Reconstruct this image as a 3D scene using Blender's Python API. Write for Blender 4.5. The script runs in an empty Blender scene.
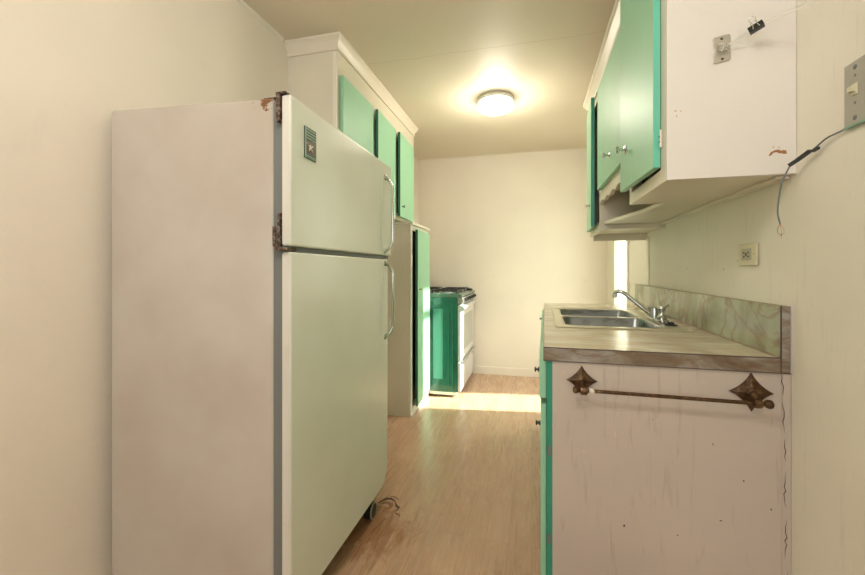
import bpy, bmesh, math, random
from mathutils import Vector, Matrix
random.seed(4)
S = bpy.context.scene
C = S.collection
PI = math.pi
H = 2.43                      # ceiling height
YB = 4.35                     # far wall
YR = -2.4                     # wall behind the camera
def xr(y): return .685 + .022*(y-1.26)     # right wall line
def xl(y): return -1.335 + .022*(y-1.9)    # left wall line

# ---------------------------------------------------------------- materials
def new_mat(name):
    m = bpy.data.materials.new(name); m.use_nodes = True
    nt = m.node_tree
    return m, nt, nt.nodes['Principled BSDF']
def N(nt, t, **kw):
    n = nt.nodes.new(t)
    for k, v in kw.items(): setattr(n, k, v)
    return n
def plain(name, col, rough=.5, metal=0., emit=None, estr=0., coat=0.):
    m, nt, b = new_mat(name)
    b.inputs['Base Color'].default_value = (*col, 1)
    b.inputs['Roughness'].default_value = rough
    b.inputs['Metallic'].default_value = metal
    b.inputs['Coat Weight'].default_value = coat
    if emit:
        b.inputs['Emission Color'].default_value = (*emit, 1)
        b.inputs['Emission Strength'].default_value = estr
    return m
def ramp(nt, fac, stops):
    r = N(nt, 'ShaderNodeValToRGB')
    e = r.color_ramp.elements
    e[0].position, e[0].color = stops[0][0], (*stops[0][1], 1)
    e[1].position, e[1].color = stops[-1][0], (*stops[-1][1], 1)
    for p, c in stops[1:-1]:
        x = e.new(p); x.color = (*c, 1)
    nt.links.new(fac, r.inputs[0]); return r.outputs[0]
def mapping(nt, scale=(1, 1, 1), rot=(0, 0, 0), loc=(0, 0, 0)):
    g = N(nt, 'ShaderNodeNewGeometry'); mp = N(nt, 'ShaderNodeMapping')
    mp.inputs['Scale'].default_value = scale; mp.inputs['Rotation'].default_value = rot
    mp.inputs['Location'].default_value = loc
    nt.links.new(g.outputs['Position'], mp.inputs[0]); return mp.outputs[0]
def noise(nt, vec, scale, detail=4, rough=.5, dist=0.):
    n = N(nt, 'ShaderNodeTexNoise')
    n.inputs['Scale'].default_value = scale; n.inputs['Detail'].default_value = detail
    n.inputs['Roughness'].default_value = rough; n.inputs['Distortion'].default_value = dist
    nt.links.new(vec, n.inputs['Vector']); return n.outputs['Fac']
def mix(nt, fac, a, b, mode='MIX'):
    n = N(nt, 'ShaderNodeMix', data_type='RGBA', blend_type=mode)
    for sock, v in ((n.inputs[0], fac), (n.inputs[6], a), (n.inputs[7], b)):
        if isinstance(v, (int, float)): sock.default_value = v
        elif isinstance(v, tuple): sock.default_value = (*v, 1)
        else: nt.links.new(v, sock)
    return n.outputs[2]
def bump(nt, b, h, strength=.2, dist=.01):
    n = N(nt, 'ShaderNodeBump'); n.inputs['Strength'].default_value = strength
    n.inputs['Distance'].default_value = dist
    nt.links.new(h, n.inputs['Height']); nt.links.new(n.outputs[0], b.inputs['Normal'])

def painted(name, col, dirt=(.25, .15, .08), amount=.5, spots=.5, rough=.45, var=.06, streak=False, bmp=.15, lowdirt=0.):
    """old brush-painted surface: slight tone variation, grime blotches, small specks"""
    m, nt, b = new_mat(name)
    v = mapping(nt)
    big = noise(nt, v, 1.6, 3)
    c2 = tuple(max(0, x*(1-var*2.2)) for x in col)
    base = ramp(nt, big, [(.3, c2), (.65, col)])
    vs = mapping(nt, (9, 9, 1.1)) if streak else v
    g = noise(nt, vs, 5 if streak else 7, 6, .65, .6)
    gm = ramp(nt, g, [(.58, (0, 0, 0)), (.78, (amount,)*3)])
    cc = mix(nt, gm, base, tuple(x*.55+d*.3 for x, d in zip(col, dirt)))
    vo = N(nt, 'ShaderNodeTexVoronoi'); vo.inputs['Scale'].default_value = 9
    nt.links.new(mapping(nt, (1.4, 1.4, .8)), vo.inputs['Vector'])
    # random cells only, tiny radius
    sp = ramp(nt, vo.outputs['Distance'], [(.015, (1, 1, 1)), (.045, (0, 0, 0))])
    pick = N(nt, 'ShaderNodeMath', operation='GREATER_THAN'); pick.inputs[1].default_value = 1-spots*.6
    sx = N(nt, 'ShaderNodeSeparateColor'); nt.links.new(vo.outputs['Color'], sx.inputs[0]); nt.links.new(sx.outputs[0], pick.inputs[0])
    mu = N(nt, 'ShaderNodeMath', operation='MULTIPLY'); nt.links.new(sp, mu.inputs[0]); nt.links.new(pick.outputs[0], mu.inputs[1])
    cc = mix(nt, mu.outputs[0], cc, dirt)
    nt.links.new(cc, b.inputs['Base Color'])
    b.inputs['Roughness'].default_value = rough
    if bmp: bump(nt, b, noise(nt, v, 60, 3, .6), bmp, .004)
    return m

M = {}
M['wall'] = painted('cream wall paint', (.86, .785, .665), amount=.14, spots=.12, rough=.5, var=.03)
M['wallr'] = painted('pale green cream wall paint', (.84, .80, .67), dirt=(.2, .11, .05), amount=.4, spots=.6, rough=.45, var=.04, streak=True)
M['trim'] = plain('white trim paint', (.84, .79, .68), .4)
M['crown'] = plain('cream crown paint', (.80, .73, .60), .4)
M['cabwhite'] = painted('cream cabinet paint', (.78, .72, .58), amount=.25, spots=.12, rough=.4)
M['endpanel'] = painted('chalky white cabinet side', (.80, .76, .70), amount=.12, spots=.1, rough=.55, var=.02)
M['lowpanel'] = painted('stained off white panel paint', (.58, .50, .43), dirt=(.12, .06, .03), amount=.75, spots=.75, rough=.5, var=.06, streak=True)
M['pantry'] = painted('ivory pantry paint', (.84, .79, .68), amount=.25, spots=.15, rough=.4, streak=True)
M['green'] = painted('mint green gloss paint', (.34, .65, .43), dirt=(.1, .25, .15), amount=.18, spots=.05, rough=.45, var=.05, bmp=.08)
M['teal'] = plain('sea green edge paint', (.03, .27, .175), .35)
M['edgeshade'] = plain('shaded green door edge', (.03, .14, .09), .45)  # thin shadow along the door edges put into a darker green
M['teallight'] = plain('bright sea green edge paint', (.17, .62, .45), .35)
M['black'] = plain('black interior', (.012, .011, .01), .7)
M['dark'] = plain('black rubber', (.02, .02, .02), .5)
M['gap'] = plain('grey fridge gasket', (.17, .18, .17), .6)
M['chrome'] = plain('chrome', (.58, .60, .58), .14, 1)
M['satin'] = plain('satin nickel', (.55, .52, .45), .35, 1)
M['enamelwhite'] = plain('white stove enamel', (.60, .60, .57), .18, coat=.3)
M['glassdark'] = plain('grey oven window', (.36, .37, .34), .08)
M['iron'] = plain('black cast iron', (.02, .02, .02), .4)
M['gray'] = plain('grey insulated cable', (.12, .15, .15), .5)
M['tape'] = plain('black electrical tape', (.012, .014, .013), .35)
M['string'] = plain('white cotton cord', (.75, .74, .66), .8)
M['copper'] = plain('bare copper wire', (.55, .3, .16), .35, 1)
M['ivory'] = plain('aged ivory plastic', (.66, .62, .42), .4)
M['outletface'] = plain('pale grey plastic', (.40, .38, .27), .4)
M['patch'] = plain('bare brown wood under chipped paint', (.38, .16, .05), .7)
M['crack'] = plain('dark crack', (.07, .045, .03), .8)
M['chipwhite'] = plain('old flaked paint', (.62, .5, .38), .7)
M['caulk'] = plain('dark caulk line', (.06, .035, .03), .6)
M['blind'] = plain('white blind slats', (.85, .85, .80), .4)
M['greenglass'] = None

def rust_mat():
    m, nt, b = new_mat('rusty hinge metal')
    v = mapping(nt)
    f = noise(nt, v, 90, 5, .6)
    nt.links.new(ramp(nt, f, [(.35, (.04, .02, .012)), (.5, (.12, .07, .045)), (.68, (.38, .33, .27))]), b.inputs['Base Color'])
    b.inputs['Roughness'].default_value = .5; b.inputs['Metallic'].default_value = .4
    return m
M['rust'] = rust_mat()

def bronze_mat():
    m, nt, b = new_mat('worn antique bronze')
    f = noise(nt, mapping(nt), 60, 6, .65)
    nt.links.new(ramp(nt, f, [(.35, (.05, .026, .013)), (.55, (.12, .065, .03)), (.75, (.30, .19, .11))]), b.inputs['Base Color'])
    b.inputs['Roughness'].default_value = .38; b.inputs['Metallic'].default_value = .7
    bump(nt, b, f, .3, .002)
    return m
M['bronze'] = bronze_mat()

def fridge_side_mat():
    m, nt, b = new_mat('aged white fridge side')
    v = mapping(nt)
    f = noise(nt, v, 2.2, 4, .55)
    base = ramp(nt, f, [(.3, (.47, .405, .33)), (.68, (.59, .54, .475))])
    # thin horizontal scratches
    sc = noise(nt, mapping(nt, (1.5, 1, 26), (0, .12, 0)), 3.2, 5, .7)
    sm = ramp(nt, sc, [(.70, (0, 0, 0)), (.76, (.35,)*3)])
    base = mix(nt, sm, base, (.62, .50, .40))
    # rust around the top front corner
    g = N(nt, 'ShaderNodeNewGeometry')
    d = N(nt, 'ShaderNodeVectorMath', operation='DISTANCE'); d.inputs[1].default_value = (-.775, 1.01, 1.665)
    nt.links.new(g.outputs['Position'], d.inputs[0])
    rn = noise(nt, v, 55, 4, .6)
    mm = N(nt, 'ShaderNodeMath', operation='MULTIPLY_ADD'); mm.inputs[1].default_value = -5.5; 
    nt.links.new(d.outputs['Value'], mm.inputs[0]); nt.links.new(rn, mm.inputs[2])
    rm = ramp(nt, mm.outputs[0], [(.40, (0, 0, 0)), (.46, (1, 1, 1))])
    base = mix(nt, rm, base, (.20, .085, .03))
    nt.links.new(base, b.inputs['Base Color'])
    b.inputs['Roughness'].default_value = .33
    bump(nt, b, noise(nt, v, 160, 2), .06, .002)
    return m
M['fside'] = fridge_side_mat()
def fridge_front_mat():
    m, nt, b = new_mat('white fridge door enamel')
    v = mapping(nt)
    f = noise(nt, v, 2.5, 4, .55)
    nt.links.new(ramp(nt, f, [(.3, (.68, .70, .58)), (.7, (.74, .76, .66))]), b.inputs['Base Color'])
    b.inputs['Roughness'].default_value = .26
    bump(nt, b, noise(nt, v, 220, 2), .05, .002)
    return m
M['ffront'] = fridge_front_mat()
M['fedge'] = painted('scuffed fridge door edge', (.74, .70, .62), dirt=(.2, .12, .08), amount=.3, spots=.3, rough=.35)

def floor_mat():
    m, nt, b = new_mat('light oak laminate planks')
    v = mapping(nt, rot=(0, 0, PI/2))
    br = N(nt, 'ShaderNodeTexBrick'); br.offset = .37; br.squash = 1
    br.inputs['Scale'].default_value = 1; br.inputs['Mortar Size'].default_value = .0012
    br.inputs['Mortar Smooth'].default_value = .3; br.inputs['Bias'].default_value = 0
    br.inputs['Brick Width'].default_value = 1.22; br.inputs['Row Height'].default_value = .096
    br.inputs['Color1'].default_value = (.56, .365, .24, 1); br.inputs['Color2'].default_value = (.60, .405, .275, 1)
    br.inputs['Mortar'].default_value = (.44, .27, .16, 1)
    nt.links.new(v, br.inputs['Vector'])
    vg = mapping(nt, (1, .055, 1))
    # shift the grain from plank to plank
    add = N(nt, 'ShaderNodeVectorMath', operation='MULTIPLY_ADD'); add.inputs[1].default_value = (9, 9, 9)
    nt.links.new(br.outputs['Color'], add.inputs[0]); nt.links.new(vg, add.inputs[2])
    g1 = noise(nt, add.outputs[0], 38, 7, .68, 1.9)
    g2 = noise(nt, add.outputs[0], 140, 3, .6, .3)
    grain = ramp(nt, g1, [(.32, (.60, .50, .41)), (.46, (.92, .88, .84)), (.66, (1.08, 1.07, 1.05))])
    c = mix(nt, .75, br.outputs['Color'], grain, 'MULTIPLY')
    fine = ramp(nt, g2, [(.35, (.84, .8, .76)), (.6, (1.05, 1.05, 1.05))])
    c = mix(nt, .7, c, fine, 'MULTIPLY')
    # brown water damage near the fridge foot
    g = N(nt, 'ShaderNodeNewGeometry')
    d = N(nt, 'ShaderNodeVectorMath', operation='DISTANCE'); d.inputs[1].default_value = (-.72, 1.62, 0)
    nt.links.new(g.outputs['Position'], d.inputs[0])
    rn = noise(nt, mapping(nt, (1, .5, 1)), 14, 5, .7, 1.)
    mm = N(nt, 'ShaderNodeMath', operation='MULTIPLY_ADD'); mm.inputs[1].default_value = -1.7
    nt.links.new(d.outputs['Value'], mm.inputs[0]); nt.links.new(rn, mm.inputs[2])
    c = mix(nt, ramp(nt, mm.outputs[0], [(.10, (0, 0, 0)), (.34, (.8, .8, .8))]), c, (.30, .135, .05))
    # scattered dents
    vo = N(nt, 'ShaderNodeTexVoronoi'); vo.inputs['Scale'].default_value = 4.5
    nt.links.new(mapping(nt, (1, .8, 1), loc=(.3, .1, 0)), vo.inputs['Vector'])
    c = mix(nt, ramp(nt, vo.outputs['Distance'], [(.02, (.7, .7, .7)), (.045, (0, 0, 0))]), c, (.25, .16, .09))
    nt.links.new(c, b.inputs['Base Color'])
    rr = ramp(nt, g1, [(.3, (.33,)*3), (.7, (.22,)*3)])
    nt.links.new(rr, b.inputs['Roughness'])
    bump(nt, b, g1, .18, .003)
    return m
M['floor'] = floor_mat()

def ceil_mat():
    m, nt, b = new_mat('cream ceiling paint')
    v = mapping(nt)
    base = ramp(nt, noise(nt, v, 1.3, 3), [(.3, (.76, .67, .53)), (.7, (.80, .71, .57))])
    g = N(nt, 'ShaderNodeNewGeometry'); sx = N(nt, 'ShaderNodeSeparateXYZ'); nt.links.new(g.outputs['Position'], sx.inputs[0])
    wob = noise(nt, v, 6, 4)
    a = N(nt, 'ShaderNodeMath', operation='MULTIPLY_ADD'); a.inputs[1].default_value = .05; nt.links.new(wob, a.inputs[0]); nt.links.new(sx.outputs[1], a.inputs[2])
    s = N(nt, 'ShaderNodeMath', operation='SUBTRACT'); nt.links.new(a.outputs[0], s.inputs[0]); s.inputs[1].default_value = 2.28
    ab = N(nt, 'ShaderNodeMath', operation='ABSOLUTE'); nt.links.new(s.outputs[0], ab.inputs[0])
    ln = ramp(nt, ab.outputs[0], [(.001, (.45,)*3), (.004, (0, 0, 0))])
    nt.links.new(mix(nt, ln, base, (.40, .32, .2)), b.inputs['Base Color'])
    b.inputs['Roughness'].default_value = .55
    bump(nt, b, noise(nt, v, 45, 3), .15, .004)
    return m
M['ceiling'] = ceil_mat()

def marble(name, cols, vein, scale=3., vein_amt=.8, rough=.22, veinw=.05, st=(1, 1, 1)):
    m, nt, b = new_mat(name)
    v = mapping(nt, st, (.0, .1, .1))
    f = noise(nt, v, scale, 6, .6, 1.6)
    base = ramp(nt, f, [(.30, cols[0]), (.5, cols[1]), (.68, cols[2])])
    f2 = noise(nt, v, scale*1.15, 4, .5, 1.2)
    s = N(nt, 'ShaderNodeMath', operation='SUBTRACT'); s.inputs[1].default_value = .5; nt.links.new(f2, s.inputs[0])
    ab = N(nt, 'ShaderNodeMath', operation='ABSOLUTE'); nt.links.new(s.outputs[0], ab.inputs[0])
    vm = ramp(nt, ab.outputs[0], [(0, (vein_amt,)*3), (veinw, (0, 0, 0))])
    nt.links.new(mix(nt, vm, base, vein), b.inputs['Base Color'])
    b.inputs['Roughness'].default_value = rough
    return m
M['counter'] = marble('tan green marbled laminate', ((.42, .34, .22), (.56, .49, .35), (.70, .66, .52)), (.38, .27, .17), 3.2, .4, st=(.6, 1.6, 1))
M['splash'] = marble('green grey marbled laminate', ((.22, .19, .11), (.36, .38, .24), (.58, .60, .44)), (.20, .11, .06), 2.6, .6, veinw=.03, st=(1, 1.3, 1.1))
M['edge'] = marble('brown grey marbled edge strip', ((.12, .075, .04), (.24, .195, .145), (.38, .37, .34)), (.19, .10, .045), 9, .5, .2, st=(.45, 1, 1.3))

def steel_mat():
    m, nt, b = new_mat('brushed stainless steel')
    b.inputs['Metallic'].default_value = 1
    b.inputs['Base Color'].default_value = (.30, .33, .34, 1)
    f = noise(nt, mapping(nt, (1, 40, 1)), 12, 3)
    nt.links.new(ramp(nt, f, [(.3, (.22,)*3), (.7, (.34,)*3)]), b.inputs['Roughness'])
    return m
M['steel'] = steel_mat()
M['rim'] = plain('satin sink rim', (.62, .58, .44), .3, .75)
M['plate'] = painted('scratched grey metal plate', (.42, .40, .32), dirt=(.12, .1, .08), amount=.6, spots=.4, rough=.38)
M['clipplate'] = plain('dull zinc plate', (.50, .47, .40), .35, .5)

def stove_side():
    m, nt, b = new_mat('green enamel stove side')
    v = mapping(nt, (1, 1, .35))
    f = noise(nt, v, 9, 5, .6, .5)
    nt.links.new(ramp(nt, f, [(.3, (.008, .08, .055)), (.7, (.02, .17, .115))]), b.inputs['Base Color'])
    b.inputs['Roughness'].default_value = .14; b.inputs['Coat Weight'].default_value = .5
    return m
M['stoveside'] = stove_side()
M['stovelit'] = plain('sunlit green enamel inset', (.08, .30, .24), .12, coat=.4)  # sunlit sheen of the stove side put into a lighter green
M['lampglass'] = plain('glowing frosted lamp glass', (.9, .88, .8), .3, emit=(1., .95, .85), estr=3.5)
def pane_mat():
    m, nt, b = new_mat('window glass')
    nt.nodes.remove(b)
    o = nt.nodes['Material Output']
    t = N(nt, 'ShaderNodeBsdfTransparent'); g = N(nt, 'ShaderNodeBsdfGlossy'); g.inputs['Roughness'].default_value = .03
    t.inputs['Color'].default_value = (.93, .97, .94, 1)
    x = N(nt, 'ShaderNodeMixShader'); x.inputs[0].default_value = .06
    nt.links.new(t.outputs[0], x.inputs[1]); nt.links.new(g.outputs[0], x.inputs[2]); nt.links.new(x.outputs[0], o.inputs['Surface'])
    return m
M['pane'] = pane_mat()

# ---------------------------------------------------------------- geometry helpers
def BM(): return bmesh.new()
def prism(bm, poly, z0, z1):
    a = [bm.verts.new((x, y, z0)) for x, y in poly]; b = [bm.verts.new((x, y, z1)) for x, y in poly]
    n = len(poly)
    bm.faces.new(a[::-1]); bm.faces.new(b)
    for i in range(n): bm.faces.new((a[i], a[(i+1) % n], b[(i+1) % n], b[i]))
    return a+b
def box(bm, x0, y0, z0, x1, y1, z1): return prism(bm, [(x0, y0), (x1, y0), (x1, y1), (x0, y1)], z0, z1)
def yprism(bm, poly, y0, y1):                # polygon in XZ extruded along Y
    a = [bm.verts.new((x, y0, z)) for x, z in poly]; b = [bm.verts.new((x, y1, z)) for x, z in poly]
    n = len(poly)
    bm.faces.new(a); bm.faces.new(b[::-1])
    for i in range(n): bm.faces.new((a[i], b[i], b[(i+1) % n], a[(i+1) % n]))
    return a+b
def xprism(bm, poly, x0, x1):                # polygon in YZ extruded along X
    a = [bm.verts.new((x0, y, z)) for y, z in poly]; b = [bm.verts.new((x1, y, z)) for y, z in poly]
    n = len(poly)
    bm.faces.new(a[::-1]); bm.faces.new(b)
    for i in range(n): bm.faces.new((a[i], a[(i+1) % n], b[(i+1) % n], b[i]))
    return a+b
def frame_of(d):
    d = Vector(d).normalized()
    u = d.orthogonal().normalized(); return u, d.cross(u)
def tube(bm, pts, r, seg=10):
    pts = [Vector(p) for p in pts]
    rs = r if isinstance(r, (list, tuple)) else [r]*len(pts)
    rings = []; u = None
    for i, p in enumerate(pts):
        t = (pts[min(i+1, len(pts)-1)] - pts[max(i-1, 0)]).normalized()
        if u is None: u = t.orthogonal().normalized()
        else: u = (u - t*u.dot(t)).normalized()
        w = t.cross(u)
        rings.append([bm.verts.new(p + (u*math.cos(2*PI*k/seg) + w*math.sin(2*PI*k/seg))*rs[i]) for k in range(seg)])
    for a, b in zip(rings, rings[1:]):
        for k in range(seg): bm.faces.new((a[k], a[(k+1) % seg], b[(k+1) % seg], b[k]))
    bm.faces.new(rings[0][::-1]); bm.faces.new(rings[-1])
def smooth_pts(pts, n=6):
    P = [Vector(p) for p in pts]; out = []
    for i in range(len(P)-1):
        p0 = P[max(i-1, 0)]; p1 = P[i]; p2 = P[i+1]; p3 = P[min(i+2, len(P)-1)]
        for k in range(n):
            t = k/n
            out.append(.5*((2*p1) + (p2-p0)*t + (2*p0-5*p1+4*p2-p3)*t*t + (3*p1-p0-3*p2+p3)*t**3))
    out.append(P[-1]); return out
def lathe(bm, c, prof, axis=(0, 0, 1), seg=24):    # prof: (radius, height along the axis)
    c = Vector(c); ax = Vector(axis).normalized(); u, w = frame_of(ax)
    rings = []
    for r, h in prof:
        r = max(r, .0003)
        rings.append([bm.verts.new(c + ax*h + (u*math.cos(2*PI*k/seg) + w*math.sin(2*PI*k/seg))*r) for k in range(seg)])
    for a, b in zip(rings, rings[1:]):
        for k in range(seg): bm.faces.new((a[k], a[(k+1) % seg], b[(k+1) % seg], b[k]))
    bm.faces.new(rings[0][::-1]); bm.faces.new(rings[-1])
def sweep(bm, path, prof):       # path: ((x, y), (dx, dy) outward); prof: (out, z) closed outline
    rings = [[bm.verts.new((p[0]+d[0]*o, p[1]+d[1]*o, z)) for o, z in prof] for p, d in path]
    n = len(prof)
    for a, b in zip(rings, rings[1:]):
        for k in range(n): bm.faces.new((a[k], a[(k+1) % n], b[(k+1) % n], b[k]))
    bm.faces.new(rings[0][::-1]); bm.faces.new(rings[-1])
def turn(bm, pivot, ang, axis='Z'):
    bmesh.ops.rotate(bm, verts=bm.verts, cent=Vector(pivot), matrix=Matrix.Rotation(ang, 3, axis))

WORLD = {}
SKEW = [None]
def link(name, bm, mat, parent=None, bevel=0, smooth=False, origin=None, seg=2):
    if SKEW[0]: SKEW[0](bm)
    bmesh.ops.recalc_face_normals(bm, faces=bm.faces)
    me = bpy.data.meshes.new(name)
    if parent: org = WORLD[parent.name]
    elif origin: org = Vector(origin)
    else:
        xs = [v.co for v in bm.verts]
        org = Vector(((min(v.x for v in xs)+max(v.x for v in xs))/2, (min(v.y for v in xs)+max(v.y for v in xs))/2, min(v.z for v in xs)))
    bmesh.ops.translate(bm, verts=bm.verts, vec=-org)
    bm.to_mesh(me); bm.free()
    o = bpy.data.objects.new(name, me); C.objects.link(o)
    me.materials.append(mat)
    if smooth:
        for p in me.polygons: p.use_smooth = True
        try: me.set_sharp_from_angle(angle=math.radians(38))
        except Exception: pass
    if parent: o.parent = parent
    else: o.location = org
    WORLD[o.name] = org
    if bevel:
        b = o.modifiers.new('bevel', 'BEVEL'); b.width = bevel; b.segments = seg; b.limit_method = 'ANGLE'; b.angle_limit = math.radians(40)
    return o
def thing(name, loc, label, cat, group=None):
    o = bpy.data.objects.new(name, None); C.objects.link(o); o.location = loc
    o.empty_display_size = .05
    WORLD[o.name] = Vector(loc); o['label'] = label; o['category'] = cat
    if group: o['group'] = group
    return o
def tag(o, label, cat, group=None):
    o['label'] = label; o['category'] = cat
    if group: o['group'] = group
    return o
def struct(name, bm, mat, bevel=0, smooth=False, parent=None):
    o = link(name, bm, mat, parent, bevel, smooth)
    if not parent: o['kind'] = 'structure'
    return o

# ---------------------------------------------------------------- room shell
T = .14
bm = BM(); prism(bm, [(xl(YR)-T, YR-T), (xr(YR)+T, YR-T), (xr(YB)+T, YB+T), (xl(YB)-T, YB+T)], -.05, 0); struct('floor', bm, M['floor'])
bm = BM(); prism(bm, [(xl(YR)-T, YR-T), (xr(YR)+T, YR-T), (xr(YB)+T, YB+T), (xl(YB)-T, YB+T)], H, H+.05); struct('ceiling', bm, M['ceiling'])
bm = BM(); prism(bm, [(xl(YR)-T, YR), (xl(YR), YR), (xl(YB), YB), (xl(YB)-T, YB)], 0, H); struct('wall_left', bm, M['wall'])
bm = BM(); prism(bm, [(xl(YB)-T, YB), (xr(YB)+T, YB), (xr(YB)+T, YB+T), (xl(YB)-T, YB+T)], 0, H); struct('wall_back', bm, M['wall'])
# right wall with the window beyond the counter
WY0, WY1, WZ0, WZ1 = 3.36, 3.86, .36, 2.16
bm = BM()
def rw(y0, y1, z0, z1): prism(bm, [(xr(y0), y0), (xr(y0)+T, y0), (xr(y1)+T, y1), (xr(y1), y1)], z0, z1)
rw(YR, WY0, 0, H); rw(WY1, YB, 0, H); rw(WY0, WY1, 0, WZ0); rw(WY0, WY1, WZ1, H)
struct('wall_right', bm, M['wallr'])
# unseen wall behind the camera; its window is added for fill light
bm = BM()
RX0, RX1, RZ0, RZ1 = -1.05, .35, .9, 2.1
box(bm, xl(YR)-T, YR-T, 0, RX0, YR, H); box(bm, RX1, YR-T, 0, xr(YR)+T, YR, H)
box(bm, RX0, YR-T, 0, RX1, YR, RZ0); box(bm, RX0, YR-T, RZ1, RX1, YR, H)
struct('wall_front', bm, plain('tan wall paint', (.42, .33, .24), .6))  # tan tone lowers the bounce from this unseen wall
bm = BM(); box(bm, RX0, YR-.1, RZ0, RX0+.05, YR-.04, RZ1); box(bm, RX1-.05, YR-.1, RZ0, RX1, YR-.04, RZ1)
box(bm, RX0, YR-.1, RZ0, RX1, YR-.04, RZ0+.05); box(bm, RX0, YR-.1, RZ1-.05, RX1, YR-.04, RZ1); box(bm, RX0, YR-.09, 1.48, RX1, YR-.05, 1.53)
struct('window_added', bm, M['trim'])

# window beside the counter: frame, casing, transom bar, panes
wx = xr(3.6)
bm = BM()
fx0, fx1 = wx+.06, wx+.10
for y0, y1 in ((WY0, WY0+.025), (WY1-.025, WY1)): box(bm, fx0, y0, WZ0, fx1, y1, WZ1)
for z0, z1 in ((WZ0, WZ0+.04), (1.86, 1.92), (WZ1-.04, WZ1)): box(bm, fx0, WY0, z0, fx1, WY1, z1)
win = struct('window_1', bm, M['trim'])
bm = BM()
cs = .075
def case(y0, y1, z0, z1): prism(bm, [(xr(y0)-.012, y0), (xr(y0)-.0005, y0), (xr(y1)-.0005, y1), (xr(y1)-.012, y1)], z0, z1)
case(WY0-.07, WY0, WZ0-cs, WZ1+cs); case(WY1, WY1+cs, WZ0-cs, WZ1+cs); case(WY0, WY1, WZ1, WZ1+cs); case(WY0, WY1, WZ0-cs, WZ0)
struct('casing', bm, M['trim'], parent=win)
bm = BM(); box(bm, wx+.078, WY0+.025, WZ0+.04, wx+.082, WY1-.025, 1.86); struct('pane', bm, M['pane'], parent=win)
bm = BM(); box(bm, wx+.078, WY0+.025, 1.92, wx+.082, WY1-.025, WZ1-.04); struct('pane', bm, M['pane'], parent=win)
# blind over the far half of the window
bl = thing('window_blind', (wx+.03, 3.61, .5), 'white slatted blind hanging in the narrow bright window behind the faucet', 'blind')
bm = BM(); box(bm, wx+.012, 3.365, 2.08, wx+.045, 3.855, 2.12); link('headrail', bm, M['blind'], bl)
bm = BM()
z = .52
while z < 2.07:
    yprism(bm, [(wx+.016, z-.0076), (wx+.0164, z-.0084), (wx+.0404, z+.0076), (wx+.040, z+.0084)], 3.37, 3.85); z += .021
o = link('slats', bm, M['blind'], bl)
bm = BM()
for y in (3.45, 3.77): tube(bm, [(wx+.014, y, .5), (wx+.014, y, 2.09)], .0016, 6)
link('cord', bm, M['string'], bl)

# trims
bm = BM(); prism(bm, [(xr(2.72)-.004, 2.72), (xr(2.72)-.0005, 2.72), (xr(3.285)-.0005, 3.285), (xr(3.285)-.006, 3.285)], 1.056, 1.36); struct('trim_5', bm, M['trim'], bevel=.001)
bm = BM(); prism(bm, [(-.60, YB-.012), (xr(YB), YB-.012), (xr(YB), YB), (-1.27, YB), (-1.27, YB-.012)], 0, .085)
struct('baseboard_back', bm, M['wall'], bevel=.003)
qr = [(0, 0), (.014, 0), (.010, -.009), (0, -.014)]
bm = BM(); sweep(bm, [((xl(-2.3), -2.3), (1, 0)), ((xl(1.88), 1.88), (1, 0))], [(o_, H+z_) for o_, z_ in qr]); struct('trim_1', bm, M['trim'])
bm = BM(); sweep(bm, [((xl(YB), YB), (0, -1)), ((xr(YB), YB), (0, -1))], [(o_*.6, H+z_*.6) for o_, z_ in qr]); struct('trim_2', bm, M['trim'])
bm = BM(); prism(bm, [(xl(YB), YB), (xl(YB)+.008, YB), (xl(YB), YB-.008)], 0, H-.01); struct('trim_3', bm, M['trim'])

# ---------------------------------------------------------------- helpers for hardware
def knob(parent, p, axis, r=.013, L=.026, mat='satin'):
    bm = BM(); lathe(bm, p, [(r*.95, 0), (r*.95, .003), (r*.38, .006), (r*.36, L*.6), (r*.9, L*.72), (r, L*.86), (r*.72, L), (.001, L*1.03)], axis, 18)
    return link('knob', bm, M[mat], parent, smooth=True)
def hinge(parent, p, mat='satin', s=1.):       # small butt hinge on a face looking to -Y
    x, y, z = p; bm = BM()
    box(bm, x-.007*s, y-.002, z-.022*s, x+.007*s, y, z+.022*s)
    tube(bm, [(x-.008*s, y-.003, z-.026*s), (x-.008*s, y-.003, z+.026*s)], .0032*s, 8)
    for dz in (-.012, .012): lathe(bm, (x+.003*s, y-.002, z+dz*s), [(.003*s, 0), (.0015*s, .0015)], (0, -1, 0), 8)
    return link('hinge', bm, M[mat], parent)

# ---------------------------------------------------------------- left wall cabinet up to the ceiling
F = -1.028
CY0, CY1 = 1.93, 3.345
cab = thing('wall_cabinet', (-1.17, 2.64, 1.55), 'cream built-in cabinet row with mint doors, high above the fridge', 'cabinet', None)
bm = BM()
zb = 1.55
prism(bm, [(xl(CY0)+.001, CY0), (F-.02, CY0), (F-.02, CY0+.018), (xl(CY0)+.001, CY0+.018)], zb, H-.001)      # near end
prism(bm, [(xl(CY1)+.001, CY1-.018), (F-.02, CY1-.018), (F-.02, CY1), (xl(CY1)+.001, CY1)], zb, H-.001)
prism(bm, [(xl(CY0)+.001, CY0), (F-.021, CY0+.018), (F-.021, CY1-.018), (xl(CY1)+.002, CY1-.018)], zb+.001, zb+.018)
link('carcass', bm, M['cabwhite'], cab)
doorsL = [(1.955, 2.385), (2.425, 2.815), (2.862, 3.285)]
bm = BM()
box(bm, F-.02, CY0, zb, F, CY1, 1.60); box(bm, F-.02, CY0, 2.19, F, CY1, H-.001)
for y0, y1 in ((CY0, 1.985), (2.36, 2.455), (2.79, 2.89), (3.26, CY1)): box(bm, F-.02, y0, 1.60, F, y1, 2.19)
link('face_frame', bm, M['cabwhite'], cab)
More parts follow.
